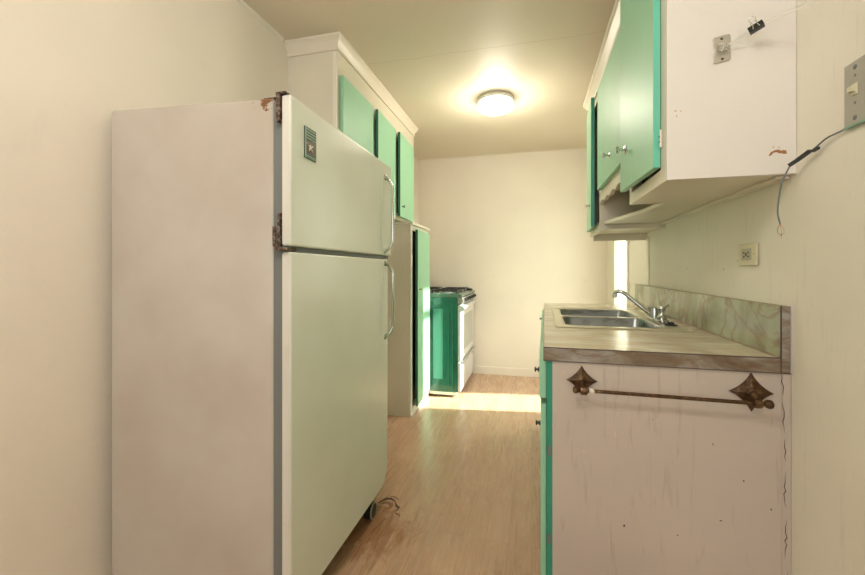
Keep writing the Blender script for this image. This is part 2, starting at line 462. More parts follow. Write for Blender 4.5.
bm = BM(); box(bm, F-.05, CY0+.03, 1.57, F-.045, CY1-.03, 2.3); link('interior', bm, M['black'], cab)
for i, (y0, y1) in enumerate(doorsL):
    bm = BM(); box(bm, F+.001, y0, 1.572, F+.021, y1, 2.225); ang = (.005, .04, .045)[i]; turn(bm, (F+.001, y1, 0), ang)
    d = link('door', bm, M['green'], cab, bevel=.003)
    if i: 
        k = BM(); box(k, F+.0012, y0-.0012, 1.574, F+.0205, y0+.0006, 2.223); turn(k, (F+.001, y1, 0), ang); link('door_edge', k, M['edgeshade'], d)
    kk = knob(d, (F+.021+.04*(i > 0)*.3, y0+.05, 1.652), (1, 0, 0), .012, .028, 'gap') if i == 2 else None
cr = [(0, H-.080), (.009, H-.080), (.009, H-.068), (.003, H-.066), (.006, H-.058), (.020, H-.034), (.030, H-.022), (.024, H-.020), (.033, H-.012), (.033, H-.001), (0, H-.001)]
bm = BM(); sweep(bm, [((xl(1.93)+.001, 1.93), (0, -1)), ((F, 1.93), (1, -1)), ((F, 3.345), (1, 1)), ((xl(3.345)+.001, 3.345), (0, 1))], [(a, b) for a, b in cr])
link('crown_molding', bm, M['crown'], cab, smooth=False)
bm = BM(); box(bm, F-.022, 1.922, zb, F+.001, 1.9299, H-.09); link('corner_strip', bm, M['trim'], cab)

# ---------------------------------------------------------------- pantry cabinet below it
pc = thing('pantry_cabinet', (-1.1, 3.17, 0), 'tall narrow ivory pantry cabinet with one green door, between fridge and stove', 'cabinet')
PF = -.918; PY0, PY1 = 2.915, 3.44
bm = BM()
prism(bm, [(xl(PY0)+.002, PY0), (PF-.02, PY0), (PF-.02, PY0+.02), (xl(PY0)+.002, PY0+.02)], 0, 1.51)
prism(bm, [(xl(PY1)+.002, PY1-.02), (PF-.02, PY1-.02), (PF-.02, PY1), (xl(PY1)+.002, PY1)], 0, 1.51)
prism(bm, [(xl(PY0)+.002, PY0+.021), (PF-.021, PY0+.021), (PF-.021, PY1-.021), (xl(PY1)+.002, PY1-.021)], .02, .05)
link('carcass', bm, M['pantry'], pc)
bm = BM()
box(bm, PF-.02, PY0, 0, PF, PY0+.05, 1.51); box(bm, PF-.02, PY1-.03, 0, PF, PY1, 1.51); box(bm, PF-.02, PY0+.05, 0, PF, PY1-.03, .07); box(bm, PF-.02, PY0+.05, 1.47, PF, PY1-.03, 1.51)
link('face_frame', bm, M['pantry'], pc, bevel=.002)
bm = BM(); box(bm, PF-.05, PY0+.03, .06, PF-.045, PY1-.03, 1.5); link('interior', bm, M['black'], pc)
bm = BM(); prism(bm, [(xl(PY0)+.002, PY0-.012), (PF+.018, PY0-.012), (PF+.018, PY1+.004), (xl(PY1)+.002, PY1+.004)], 1.51, 1.53); link('top', bm, M['pantry'], pc, bevel=.003)
bm = BM(); box(bm, PF+.002, 2.955, .075, PF+.022, 3.415, 1.475); turn(bm, (PF+.002, 3.415, 0), .05)
d = link('door', bm, M['green'], pc, bevel=.003)
bm = BM(); box(bm, PF+.0022, 2.9538, .077, PF+.0216, 2.9556, 1.473); turn(bm, (PF+.002, 3.415, 0), .05); link('door_edge', bm, M['edgeshade'], d)
knob(d, (PF+.043, 3.01, 1.0), (1, 0, 0), .011, .022)

# ---------------------------------------------------------------- refrigerator
fr = thing('refrigerator', (-1.02, 1.42, 0), 'old white two-door refrigerator with rusty hinges and chrome handles against the left wall', 'refrigerator')
FX = -.688; FY0, FY1 = 1.008, 1.868
bm = BM()
xb = -1.31
v = prism(bm, [(xb, .957), (-.752, 1.014), (-.752, FY1-.005), (xb+.01, FY1-.005)], .07, 1.668)
v[4].co.z = 1.664; v[7].co.z = 1.664
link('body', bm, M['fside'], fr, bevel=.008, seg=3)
bm = BM(); box(bm, -.754, 1.018, .11, -.716, FY1-.018, 1.655); link('gasket', bm, M['gap'], fr)
def fdoor(z0, z1, top):
    bm = BM(); FY1 = 1.856 if top else 1.808
    # door slab: outline in YZ with a cut far bottom corner on the lower door, then bevel
    if top: poly = [(FY0, z0), (FY1, z0), (FY1, z1), (FY0, z1)]
    else: poly = [(FY0, z0), (FY1-.085, z0), (FY1-.045, z0+.012), (FY1-.012, z0+.05), (FY1, z0+.09), (FY1, z1), (FY0, z1)]
    xprism(bm, poly, -.718, FX)
    d = link('door', bm, M['ffront'], fr, bevel=.007, seg=4, smooth=True)
    bm = BM(); xprism(bm, [(FY0-.0012, z0+.006), (FY0+.001, z0+.006), (FY0+.001, z1-.006), (FY0-.0012, z1-.006)], -.715, FX-.005)
    link('edge_strip', bm, M['fedge'], d)
    return d
dt = fdoor(1.222, 1.671, True); db = fdoor(.118, 1.205, False)
dt.name = 'freezer_door'; WORLD[dt.name] = WORLD[fr.name]
def fhandle(parent, za, zc, up):
    # vertical chrome grip with two flared feet
    y = 1.782; bm = BM()
    lo, hi = min(za, zc), max(za, zc)
    pts = smooth_pts([(FX-.002, y-.012, hi), (FX+.014, y+.004, hi-.012), (FX+.026, y+.010, hi-.035), (FX+.030, y+.012, hi-.07), (FX+.030, y+.012, lo+.07), (FX+.026, y+.010, lo+.035), (FX+.014, y+.004, lo+.012), (FX-.002, y-.012, lo)], 4)
    n = len(pts); rs = [.0115-.005*min(1, min(i, n-1-i)/5) for i in range(n)]
    tube(bm, pts, rs, 12)
    h = link('handle', bm, M['chrome'], parent, smooth=True)
    bm = BM(); 
    bm.free()
    for zz in (lo, hi):
        bm = BM(); lathe(bm, (FX, y-.012, zz), [(.015, 0), (.014, .003), (.010, .006)], (1, 0, 0), 16); link('handle_foot', bm, M['chrome'], h, smooth=True)
    bm = BM(); box(bm, FX-.001, y-.06, lo+.01, FX+.004, y-.035, hi-.01); link('grip_ridge', bm, M['ffront'], parent, bevel=.0035, seg=3)
fhandle(dt, 1.60, 1.245, 1); fhandle(db, 1.185, .83, 0)
# hinges
bm = BM(); box(bm, -.79, 1.020, 1.668, -.70, 1.055, 1.673); box(bm, -.733, 1.000, 1.59, -.720, 1.030, 1.676); box(bm, -.733, 1.0, 1.672, -.700, 1.05, 1.677); tube(bm, [(-.715, 1.032, 1.668), (-.715, 1.032, 1.684)], .008, 10)
link('top_hinge', bm, M['rust'], fr, bevel=.0015)
bm = BM(); box(bm, -.729, 1.003, 1.222, -.7215, 1.03, 1.32)
tube(bm, [(-.735, .998, 1.28), (-.735, .998, 1.225), (-.728, .998, 1.2145), (-.692, 1.000, 1.2125)], .0058, 8)
box(bm, -.738, 1.005, 1.208, -.70, 1.06, 1.219); link('middle_hinge', bm, M['rust'], fr, bevel=.001)
bm = BM(); box(bm, -.74, 1.05, 1.207, -.700, FY1-.03, 1.220); link('door_gap_strip', bm, M['gap'], fr)
# badge
bm = BM(); box(bm, FX-.001, 1.078, 1.503, FX+.004, 1.143, 1.602); bd = link('badge', bm, plain('dark green badge plate', (.03, .075, .045), .3), dt, bevel=.001)
bm = BM(); box(bm, FX+.004, 1.082, 1.518, FX+.005, 1.138, 1.560); link('badge_field', bm, plain('brown badge field', (.09, .055, .03), .4), bd)
bm = BM()
for k in range(4): box(bm, FX+.004, 1.084, 1.566+.009*k, FX+.0052, 1.138, 1.5685+.009*k)
for k in range(2): box(bm, FX+.004, 1.084, 1.506+.005*k, FX+.0052, 1.138, 1.508+.005*k)
box(bm, FX+.004, 1.078, 1.503, FX+.0055, 1.082, 1.602)
link('badge_lines', bm, plain('pale green badge print', (.28, .42, .28), .4), bd)
bm = BM(); cy, cz = 1.109, 1.539
for a, b in (((cy-.010, cz-.010), (cy-.003, cz+.010)), ((cy-.010, cz-.002), (cy+.010, cz+.008)), ((cy-.003, cz+.0), (cy+.011, cz-.009)), ((cy-.012, cz+.006), (cy+.0, cz+.001))):
    tube(bm, [(FX+.006, *a), (FX+.006, *b)], .0017, 6)
link('badge_emblem', bm, plain('silver emblem', (.75, .72, .6), .3), bd)
# base: kick plate, rollers and foot
bm = BM(); box(bm, -.775, 1.04, .035, -.755, 1.82, .116); link('kick_plate', bm, M['dark'], fr)
bm = BM(); tube(bm, [(-.738, 1.04, .070), (-.738, 1.70, .070)], .003, 8); link('drip_rail', bm, M['satin'], fr)
for y in (1.13, 1.685):
    bm = BM(); lathe(bm, (-.752, y, .037), [(.030, 0), (.037, .004), (.037, .036), (.030, .042)], (1, 0, 0), 24); w = link('roller', bm, M['dark'], fr, smooth=True)
    bm = BM(); tube(bm, [(-.712, y+.0335*math.cos(a_*PI/15), .037+.0335*math.sin(a_*PI/15)) for a_ in range(-4, 22)], .0032, 8); link('roller_rim', bm, M['outletface'], w, smooth=True)
for y in (1.1, 1.75):
    bm = BM(); lathe(bm, (-1.27, y, 0), [(.02, 0), (.02, .02), (.01, .025), (.01, .075)], seg=14); link('foot', bm, M['dark'], fr)

# torn laminate by the fridge roller: several ragged slivers lying on the worn patch
fd = thing('torn_laminate', (-.67, 1.78, 0), 'ragged brown slivers of torn floor laminate beside the fridge wheel', 'floor damage')
m_t1 = plain('torn brown laminate', (.24, .11, .045), .6); m_t2 = plain('dark exposed floor core', (.07, .03, .015), .8)
def sliver(pts, w, z, mat, k):
    r = random.Random(k); bm = BM(); L_ = []; Rr = []
    P = smooth_pts([(x, y, 0) for x, y in pts], 5); n = len(P)
    for i, p in enumerate(P):
        t = (P[min(i+1, n-1)]-P[max(i-1, 0)]).normalized(); nn = Vector((-t.y, t.x, 0))
        ww = w*math.sin(PI*(i+.4)/(n-.2))*r.uniform(.5, 1.2)+.0008
        L_.append(p+nn*ww); Rr.append(p-nn*ww)
    q = L_+Rr[::-1]
    a = [bm.verts.new((v.x, v.y, .0006)) for v in q]; b = [bm.verts.new((v.x, v.y, z)) for v in q]
    for i in range(n-1):
        bm.faces.new((b[i], b[i+1], b[2*n-2-i], b[2*n-1-i]))
    m = len(q)
    for i in range(m): bm.faces.new((a[i], a[(i+1) % m], b[(i+1) % m], b[i]))
    return link('sliver', bm, mat, fd)
sliver([(-.735, 1.80), (-.715, 1.84), (-.69, 1.85), (-.66, 1.835)], .006, .003, m_t2, 1)
sliver([(-.66, 1.835), (-.64, 1.80), (-.625, 1.79), (-.63, 1.76)], .005, .003, m_t2, 2)
sliver([(-.72, 1.80), (-.70, 1.815), (-.675, 1.81), (-.665, 1.785), (-.68, 1.765)], .010, .002, m_t1, 3)
sliver([(-.64, 1.77), (-.625, 1.745), (-.605, 1.74), (-.60, 1.72)], .004, .002, m_t1, 4)
sliver([(-.70, 1.87), (-.67, 1.868), (-.645, 1.85)], .003, .002, m_t1, 5)
sliver([(-.655, 1.70), (-.67, 1.66), (-.678, 1.60)], .0025, .0015, m_t1, 6)

# ---------------------------------------------------------------- stove
st = thing('gas_stove', (-.93, 3.88, 0), 'white and green gas stove with black burner grates beside the pantry cabinet', 'stove')
SX = -.625; SY0, SY1 = 3.475, 4.30; SXb = -1.255
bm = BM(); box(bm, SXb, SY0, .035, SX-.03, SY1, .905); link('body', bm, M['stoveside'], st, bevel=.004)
bm = BM()
for (x0, z0, x1, z1) in ((SXb+.01, .86, SX-.035, .872), (-.91, .09, -.902, .86), (-.70, .06, -.690, .86), (-.735, .09, -.729, .84)):
    box(bm, x0, SY0-.005, z0, x1, SY0+.001, z1)
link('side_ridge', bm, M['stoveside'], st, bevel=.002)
bm = BM(); box(bm, -.88, SY0-.003, .16, -.79, SY0+.001, .80); link('lit_side_inset', bm, M['stovelit'], st, bevel=.001)
bm = BM(); box(bm, SXb, SY0-.006, .018, SX-.03, SY0+.02, .045); link('base_rail', bm, M['trim'], st, bevel=.002)
for x in (SXb+.05, SX-.07):
    for y in (SY0+.05, SY1-.05):
        bm = BM(); lathe(bm, (x, y, 0), [(.016, 0), (.016, .015), (.009, .02), (.009, .04)], seg=12); link('foot', bm, M['dark'], st)
bm = BM(); yprism(bm, [(SXb, .905), (SX+.0, .905), (SX+.014, .915), (SX+.012, .93), (SX-.02, .94), (SXb, .94)], SY0-.004, SY1+.002); link('cooktop', bm, plain('dark green cooktop enamel', (.10, .16, .12), .2), st, bevel=.002)
# slanted control panel
bm = BM(); yprism(bm, [(SX-.03, .845), (SX+.008, .845), (SX+.022, .87), (SX+.014, .905), (SX-.03, .905)], SY0, SY1); cp = link('control_panel', bm, plain('grey chrome control panel', (.42, .42, .38), .25, .6), st, bevel=.002)
for i in range(5):
    y = SY0+.10+i*.155
    bm = BM(); lathe(bm, (SX+.018, y, .880), [(.02, 0), (.019, .004), (.014, .006), (.013, .022), (.001, .024)], (1, 0, .25), 18); link('control_knob', bm, M['dark'], cp, smooth=True)
bm = BM(); box(bm, SX-.03, SY0+.004, .325, SX, SY1-.004, .835); od = link('oven_door', bm, M['enamelwhite'], st, bevel=.006, seg=3)
bm = BM(); box(bm, SX-.001, SY0+.16, .40, SX+.002, SY1-.10, .73); link('oven_window', bm, M['glassdark'], od, bevel=.001)
bm = BM(); yprism(bm, [(SX-.002, .775), (SX+.018, .782), (SX+.036, .80), (SX+.036, .815), (SX+.018, .83), (SX-.002, .832)], SY0+.004, SY1-.004); link('oven_handle', bm, M['enamelwhite'], od, bevel=.004)
bm = BM(); box(bm, SX-.03, SY0+.004, .05, SX, SY1-.004, .312); dr = link('drawer', bm, M['enamelwhite'], st, bevel=.006, seg=3)
bm = BM(); box(bm, SX-.001, SY0+.01, .305, SX+.022, SY1-.01, .319); link('drawer_handle', bm, M['chrome'], dr, bevel=.003)
bm = BM(); box(bm, SX-.032, SY0-.001, .05, SX-.027, SY0+.02, .9); link('corner_post', bm, M['dark'], st)
# burners and grates
for i, (x, y) in enumerate(((-.79, 3.66), (-.79, 4.10), (-1.08, 3.66), (-1.08, 4.10))):
    bm = BM(); lathe(bm, (x, y, .938), [(.075, 0), (.072, .004), (.04, .006), (.038, .016), (.001, .018)], seg=22); link('burner', bm, M['gap'], st, smooth=True)
    bm = BM(); s = .115; z = .962
    sq = [(x-s, y-s), (x+s, y-s), (x+s, y+s), (x-s, y+s)]
    for a, b in zip(sq, sq[1:]+sq[:1]): tube(bm, [(*a, z), (*b, z)], .0065, 8)
    for a in range(4):
        dx, dy = math.cos(a*PI/2), math.sin(a*PI/2)
        tube(bm, [(x+dx*s, y+dy*s, z), (x+dx*.03, y+dy*.03, z+.002)], .0055, 8)
    for px_, py_ in sq: tube(bm, [(px_, py_, .939), (px_, py_, z)], .006, 8)
    link('grate', bm, M['iron'], st)
bm = BM(); lathe(bm, (-.655, 4.18, .94), [(.035, 0), (.036, .006), (.03, .016), (.012, .02), (.001, .021)], seg=20)
link('vent_cap', bm, M['iron'], st, smooth=True)

# ---------------------------------------------------------------- lower cabinet on the right
SLA = .030
def slant(bm):
    for v in bm.verts: v.co.x += SLA*(v.co.y-1.275)*max(0, min(1, (.66-v.co.x)/.5))
    return bm
SKEW[0] = slant
lc = thing('base_cabinet', (.37, 2.1, 0), 'low sink cabinet with a stained off-white side panel and green doors', 'cabinet')
LY0, LY1 = 1.275, 2.985
bm = BM()
prism(bm, [(.062, LY0), (xr(LY0)-.001, LY0), (xr(LY0)-.001, LY0+.02), (.062, LY0+.02)], 0, .867)
link('side_panel', bm, M['lowpanel'], lc)
bm = BM(); prism(bm, [(.664, LY0-.004), (xr(LY0)-.001, LY0-.004), (xr(LY0)-.001, LY0), (.664, LY0)], 0, .866)
link('filler_strip', bm, M['lowpanel'], lc)
bm = BM(); box(bm, .062, LY1-.02, 0, .68, LY1, .867); box(bm, .062, LY0+.02, .08, .68, LY1-.02, .10); box(bm, .10, LY0+.02, 0, .12, LY1-.02, .08); box(bm, .665, LY0+.02, .08, .68, LY1, .86)
link('carcass', bm, M['cabwhite'], lc)
bm = BM(); x0, x1 = .044, .062
box(bm, x0, LY0+.0, .0, x1, LY0+.05, .867); box(bm, x0, LY1-.05, 0, x1, LY1, .867)
box(bm, x0, LY0+.05, .0, x1, LY1-.05, .11); box(bm, x0, LY0+.05, .84, x1, LY1-.05, .867); box(bm, x0, LY0+.05, .69, x1, LY1-.05, .72)
for y in (1.70, 2.13, 2.56): box(bm, x0, y-.02, .11, x1, y+.02, .84)
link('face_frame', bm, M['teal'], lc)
bm = BM(); box(bm, .075, LY0+.03, .11, .08, LY1-.03, .85); link('interior', bm, M['black'], lc)
cols = [(1.288, 1.69), (1.71, 2.12), (2.14, 2.55), (2.57, 2.97)]
for i, (y0, y1) in enumerate(cols):
    bm = BM(); box(bm, .026, y0, .10, .0435, y1, .725)
    if i == 0: turn(bm, (.0435, y0, 0), .0)
    d = link('door', bm, M['green'], lc, bevel=.002)
    knob(d, (.026, y0+.04 if i % 2 == 0 else y1-.04, .65), (-1, 0, 0), .009, .016, 'dark') if i < 2 else None
    bm = BM(); box(bm, .022, y0, .745, .0435, y1, .866); w = link('drawer', bm, M['green'], lc, bevel=.002)
    if i in (0, 3): knob(w, (.022, y0+.06 if i == 0 else (y0+y1)/2, .82), (-1, 0, 0), .009, .016, 'dark')
for z in (.585, .31): hinge(lc, (.053, LY0, z), 'gap', .6)
# cracks and chipped paint on the side panel
def crackline(pts, r, name, mat, parent):
    bm = BM(); tube(bm, pts, r, 5); return link(name, bm, mat, parent)
for za, zb_, dx in ((.864, .80, 0), (.79, .70, .002), (.69, .62, .005), (.60, .50, .006), (.47, .36, .008), (.33, .2, .01)):
    zz = za; pts = []
    while zz > zb_:
        pts.append((.664+dx+random.uniform(-.003, .003), LY0-.0045, zz)); zz -= random.uniform(.008, .018)
    crackline(pts, [.0011*math.sin(PI*(k+.5)/len(pts)) for k in range(len(pts))], 'crack', M['crack'], lc)
def blob(cx, cz, w, h, y, n=14, seed=0):
    r = random.Random(seed); bm = BM()
    yprism(bm, [(cx+w*math.cos(2*PI*k/n)*r.uniform(.6, 1.1), cz+h*math.sin(2*PI*k/n)*r.uniform(.6, 1.1)) for k in range(n)], y-.0008, y+.0002); return bm
for k, (cx, cz, w, h) in enumerate(((.095, .832, .006, .007), (.225, .80-.12, .004, .008), (.61, .848, .012, .006), (.628, .757, .012, .004), (.56, .775, .018, .008), (.243, .655, .005, .009), (.155, .595, .006, .003))):
    link('paint_chip', blob(cx, cz, w, h, LY0, seed=k+3), M['chipwhite'], lc)
for k, (cx, cz, w, h) in enumerate(((.268, .385, .003, .005), (.50, .655, .0015, .005), (.52, .44, .004, .002), (.575, .56, .002, .003), (.64, .49, .002, .003), (.41, .38, .002, .002), (.345, .71, .0015, .002))):
    link('stain_speck', blob(cx, cz, w, h, LY0, 8, seed=k+30), M['crack'], lc)

# ---------------------------------------------------------------- countertop and backsplash
SKX0, SKX1, SKY0, SKY1 = .085, .615, 1.735, 2.56
ct = thing('countertop', (.36, 2.12, .868), 'marbled laminate worktop with brown edge strip and upright green backsplash', 'countertop')
CTY1 = 3.0
bm = BM()
hx0, hx1, hy0, hy1 = .105, .595, 1.755, 2.54
def xs(y): return xr(y)-.025
for y0, y1, a0, a1 in ((1.273, hy0, .037, None), (hy1, CTY1, .037, None)):
    prism(bm, [(a0, y0), (xs(y0), y0), (xs(y1), y1), (a0, y1)], .869, .91)
prism(bm, [(.037, hy0), (hx0, hy0), (hx0, hy1), (.037, hy1)], .869, .91)
prism(bm, [(hx1, hy0), (xs(hy0), hy0), (xs(hy1), hy1), (hx1, hy1)], .869, .91)
link('worktop', bm, M['counter'], ct)
bm = BM(); box(bm, .036, 1.2705, .869, xs(1.27)+.001, 1.2728, .9085); link('edge_strip', bm, M['edge'], ct)
bm = BM(); box(bm, .0345, 1.2705, .869, .0368, CTY1, .9085); link('front_edge_strip', bm, M['edge'], ct)
bm = BM(); box(bm, .036, 1.2698, .9082, xs(1.27), 1.2732, .9106); box(bm, .036, 1.2698, .8672, .684, 1.2728, .8694); link('edge_line', bm, M['caulk'], ct)
bm = BM(); prism(bm, [(xs(1.273), 1.273), (xr(1.273)-.001, 1.273), (xr(CTY1)-.001, CTY1), (xs(CTY1), CTY1)], .869, 1.052)
link('backsplash', bm, M['splash'], ct)
bm = BM(); box(bm, xs(1.27)+.001, 1.2705, .869, .682, 1.2728, 1.0515); link('backsplash_end_cap', bm, M['edge'], ct)
bm = BM(); box(bm, xs(1.27)-.0005, 1.2695, .869, xs(1.27)+.0018, 1.2728, 1.052); link('end_cap_line', bm, M['caulk'], ct)
bm = BM()
prism(bm, [(xs(1.273)-.004, 1.273), (xs(1.273), 1.273), (xs(CTY1), CTY1), (xs(CTY1)-.004, CTY1)], .91, .9125)
prism(bm, [(xs(1.273), 1.273), (xs(1.273)+.006, 1.273), (xs(CTY1)+.006, CTY1), (xs(CTY1), CTY1)], 1.052, 1.0535)
link('caulk_line', bm, plain('brown caulk seam', (.28, .2, .13), .6), ct)

bm = BM(); box(bm, .6836, 1.2625, .869, xr(1.26)-.0006, 1.2729, 1.056); link('scribe_strip', bm, M['endpanel'], ct)
# ---------------------------------------------------------------- sink
sk = thing('kitchen_sink', (.35, 2.15, .76), 'stainless steel double-bowl sink set into the marbled worktop', 'sink')
def rrect(x0, y0, x1, y1, r, n=6):
    out = []
    for cx, cy, a in ((x1-r, y1-r, 0), (x0+r, y1-r, PI/2), (x0+r, y0+r, PI), (x1-r, y0+r, 3*PI/2)):
        for k in range(n+1): out.append((cx+r*math.cos(a+k*PI/2/n), cy+r*math.sin(a+k*PI/2/n)))
    return out
bowls = [(.125, 1.785, .52, 2.125), (.125, 2.165, .52, 2.52)]
bm = BM()
z = .9125
x0, y0, x1, y1 = SKX0, SKY0, SKX1, SKY1
# deck strips around the bowls
for a in ((x0, y0, .125, y1), (.52, y0, x1, y1), (.125, y0, .52, 1.785), (.125, 2.125, .52, 2.165), (.125, 2.52, .52, y1)):
    box(bm, a[0], a[1], .9105, a[2], a[3], z+.001)
# rounded-corner fillers of each bowl opening
for (a, b, c, d) in bowls:
    for cx, cy, sx, sy in ((a, b, 1, 1), (c, b, -1, 1), (c, d, -1, -1), (a, d, 1, -1)):
        r = .045; pts = [(cx, cy)] + [(cx+sx*(r-r*math.sin(t)), cy+sy*(r-r*math.cos(t))) for t in [k*PI/2/8 for k in range(9)]]
        prism(bm, pts, .9105, z+.001)
rim = link('rim', bm, M['rim'], sk)
bm = BM()
for a, b in (((x0, y0), (x1, y0)), ((x1, y0), (x1, y1)), ((x1, y1), (x0, y1)), ((x0, y1), (x0, y0))): tube(bm, [(*a, z), (*b, z)], .0035, 8)
link('rim_bead', bm, M['rim'], rim, smooth=True)
for (a, b, c, d) in bowls:
    bm = BM(); rings = []
    for zz, inset, r in ((z+.002, -.004, .048), (z-.003, .0, .045), (.80, .008, .045), (.775, .02, .05), (.765, .06, .05)):
        rings.append([bm.verts.new((px_, py_, zz)) for px_, py_ in rrect(a+inset, b+inset, c-inset, d-inset, r)])
    for p, q in zip(rings, rings[1:]):
        n = len(p)
        for k in range(n): bm.faces.new((p[k], p[(k+1) % n], q[(k+1) % n], q[k]))
    bm.faces.new(rings[-1])
    bo = link('bowl', bm, M['steel'], sk, smooth=True)
    sm = bo.modifiers.new('thick', 'SOLIDIFY'); sm.thickness = .0012; sm.offset = 1
    bm = BM(); cx, cy = (a+c)/2, (b+d)/2; lathe(bm, (cx, cy, .7665), [(.042, 0), (.04, .002), (.03, .0015), (.028, .0005)], seg=20); link('drain', bm, M['chrome'], bo, smooth=True)

# faucet
fc = thing('faucet', (.56, 2.06, .9145), 'chrome kitchen faucet with a long raised spout standing behind the sink bowls', 'faucet')
bm = BM()
prism(bm, [(x, y) for x, y in rrect(.54, 1.93, .592, 2.16, .024)], .9145, .928); link('base_plate', bm, M['chrome'], fc, bevel=.004, seg=3, smooth=True)
bm = BM(); lathe(bm, (.566, 2.085, .926), [(.022, 0), (.021, .02), (.019, .045), (.012, .05), (.001, .052)], seg=20); link('body', bm, M['chrome'], fc, smooth=True)
bm = BM(); tube(bm, smooth_pts([(.560, 2.09, .935), (.535, 2.10, .952), (.48, 2.12, 1.0), (.44, 2.133, 1.034), (.415, 2.142, 1.045), (.398, 2.148, 1.040), (.394, 2.150, 1.022)], 5), [.012]*6+[.0105]*25, 12)
sp = link('spout', bm, M['chrome'], fc, smooth=True)
bm = BM(); lathe(bm, (.394, 2.150, 1.012), [(.009, 0), (.0125, .001), (.0125, .016), (.01, .018)], seg=14); link('aerator', bm, M['satin'], sp, smooth=True)
bm = BM(); lathe(bm, (.566, 1.975, .926), [(.022, 0), (.022, .012), (.015, .02), (.012, .035), (.019, .05), (.016, .06), (.001, .063)], seg=20)
hd = link('handle', bm, M['chrome'], fc, smooth=True)
bm = BM(); tube(bm, [(.566, 1.975, .98), (.578, 1.957, .988), (.588, 1.945, .995)], [.006, .005, .006], 10); link('lever', bm, M['chrome'], hd, smooth=True)
bm = BM(); lathe(bm, (.566, 2.13, .926), [(.020, 0), (.020, .012), (.014, .02), (.013, .035), (.017, .046), (.001, .052)], seg=20); link('handle', bm, M['chrome'], fc, smooth=True)
bm = BM(); lathe(bm, (.575, 1.875, .9145), [(.026, 0), (.024, .004), (.013, .006), (.012, .014), (.001, .016)], seg=20)
tag(link('sink_hole_cover', bm, M['dark'], smooth=True), 'small black round cap on the sink deck beside the faucet', 'cap')

SKEW[0] = None
# ---------------------------------------------------------------- towel bar on the side panel
tb = thing('towel_bar', (.37, 1.27, .81), 'antique bronze towel bar with pointed star plates on the stained side panel', 'towel bar')
def starplate(cx, cz, s):
    pts = []; tips = [(0, 1), (1, 0), (0, -1), (-1, 0)]
    for i in range(4):
        a = Vector(tips[i]); b = Vector(tips[(i+1) % 4]); mid = (a+b)*.5*.66
        for k in range(8):
            t = k/8; p = a*(1-t)**2 + mid*2*t*(1-t) + b*t*t
            pts.append((cx+p.x*s, cz+p.y*s*1.02))
    bm = BM()
    yprism(bm, pts, LY0-.0045, LY0-.0003)
    # shallow pyramid
    c = bm.verts.new((cx, LY0-.010, cz)); fr_ = [v for v in bm.verts if abs(v.co.y-(LY0-.0045)) < 1e-6]
    n = len(pts)
    for k in range(n): bm.faces.new((fr_[k], fr_[(k+1) % n], c))
    return bm
RODY = 1.238
ends = ((.148, .813, .045), (.592, .811, .053))
for i, (cx, cz, s) in enumerate(ends):
    pl = link('star_plate', starplate(cx, cz, s), M['bronze'], tb)
    bm = BM(); tube(bm, smooth_pts([(cx, LY0-.006, cz), (cx, LY0-.018, cz-.006), (cx, RODY, cz-.020)], 4), .0085, 10); lathe(bm, (cx, LY0-.004, cz), [(.014, 0), (.013, .006), (.008, .009)], (0, -1, 0), 16)
    link('post', bm, M['bronze'], pl, smooth=True)
zr0, zr1 = .7925, .7905
bm = BM(); tube(bm, [(.148, RODY, zr0), (.592, RODY, zr1)], .0052, 12); link('bar', bm, M['bronze'], tb, smooth=True)
for x, sg, zc in ((.148, -1, zr0), (.592, 1, zr1)):
    bm = BM()
    lathe(bm, (x-sg*.01, RODY, zc), [(.006, -.004), (.0125, 0), (.0135, .008), (.0125, .016), (.006, .020), (.0055, .024), (.010, .028), (.0125, .034), (.011, .041), (.004, .046), (.001, .047)] if sg > 0 else [(.006, -.004), (.013, 0), (.014, .009), (.012, .018), (.006, .021), (.009, .025), (.0115, .031), (.008, .038), (.001, .040)], (sg, 0, 0), 18)
    link('finial', bm, M['bronze'], tb, smooth=True)
bm = BM(); tube(bm, [(.163, RODY, zr0), (.168, RODY, zr0+.001), (.174, RODY, zr0-.001), (.180, RODY, zr0)], [.004, .008, .0062, .005], 10); link('paint_smear', bm, M['trim'], tb, smooth=True)

# ---------------------------------------------------------------- right upper cabinets
UF = .375
uc = thing('wall_cabinet', (.52, 1.47, 1.41), 'white-sided upper cabinet at right with a large ajar mint door', 'cabinet')
UY0, UY1 = 1.25, 1.69
bm = BM(); prism(bm, [(UF, UY0), (xr(UY0)-.001, UY0), (xr(UY0)-.001, UY0+.02), (UF, UY0+.02)], 1.41, H-.001); link('side_panel', bm, M['endpanel'], uc)
bm = BM()
prism(bm, [(UF+.02, UY0+.02), (xr(UY0)-.001, UY0+.02), (xr(UY1)-.001, UY1), (UF+.02, UY1)], 1.4105, 1.428)
prism(bm, [(UF+.02, UY1-.018), (xr(UY1)-.001, UY1-.018), (xr(UY1)-.001, UY1), (UF+.02, UY1)], 1.428, H-.001)
link('carcass', bm, M['cabwhite'], uc)
bm = BM()
box(bm, UF, UY0+.02, 1.41, UF+.02, UY1, 1.452); box(bm, UF, UY0+.02, 1.452, UF+.02, UY0+.055, 2.31); box(bm, UF, UY1-.03, 1.452, UF+.02, UY1, 2.31); box(bm, UF, UY0+.02, 2.31, UF+.02, UY1, H-.001)
link('face_frame', bm, M['cabwhite'], uc)
bm = BM(); box(bm, UF+.04, UY0+.03, 1.44, UF+.045, UY1-.02, 2.35); link('interior', bm, M['black'], uc)
dp = (UF-.001, 1.303, 0); ang = .045
bm = BM(); box(bm, UF-.022, 1.303, 1.458, UF-.001, 1.672, 2.345); turn(bm, dp, ang); d = link('door', bm, M['green'], uc, bevel=.002)
bm = BM(); box(bm, UF-.0205, 1.3015, 1.460, UF-.0025, 1.3032, 2.343); turn(bm, dp, ang); link('door_edge', bm, M['teallight'], d)
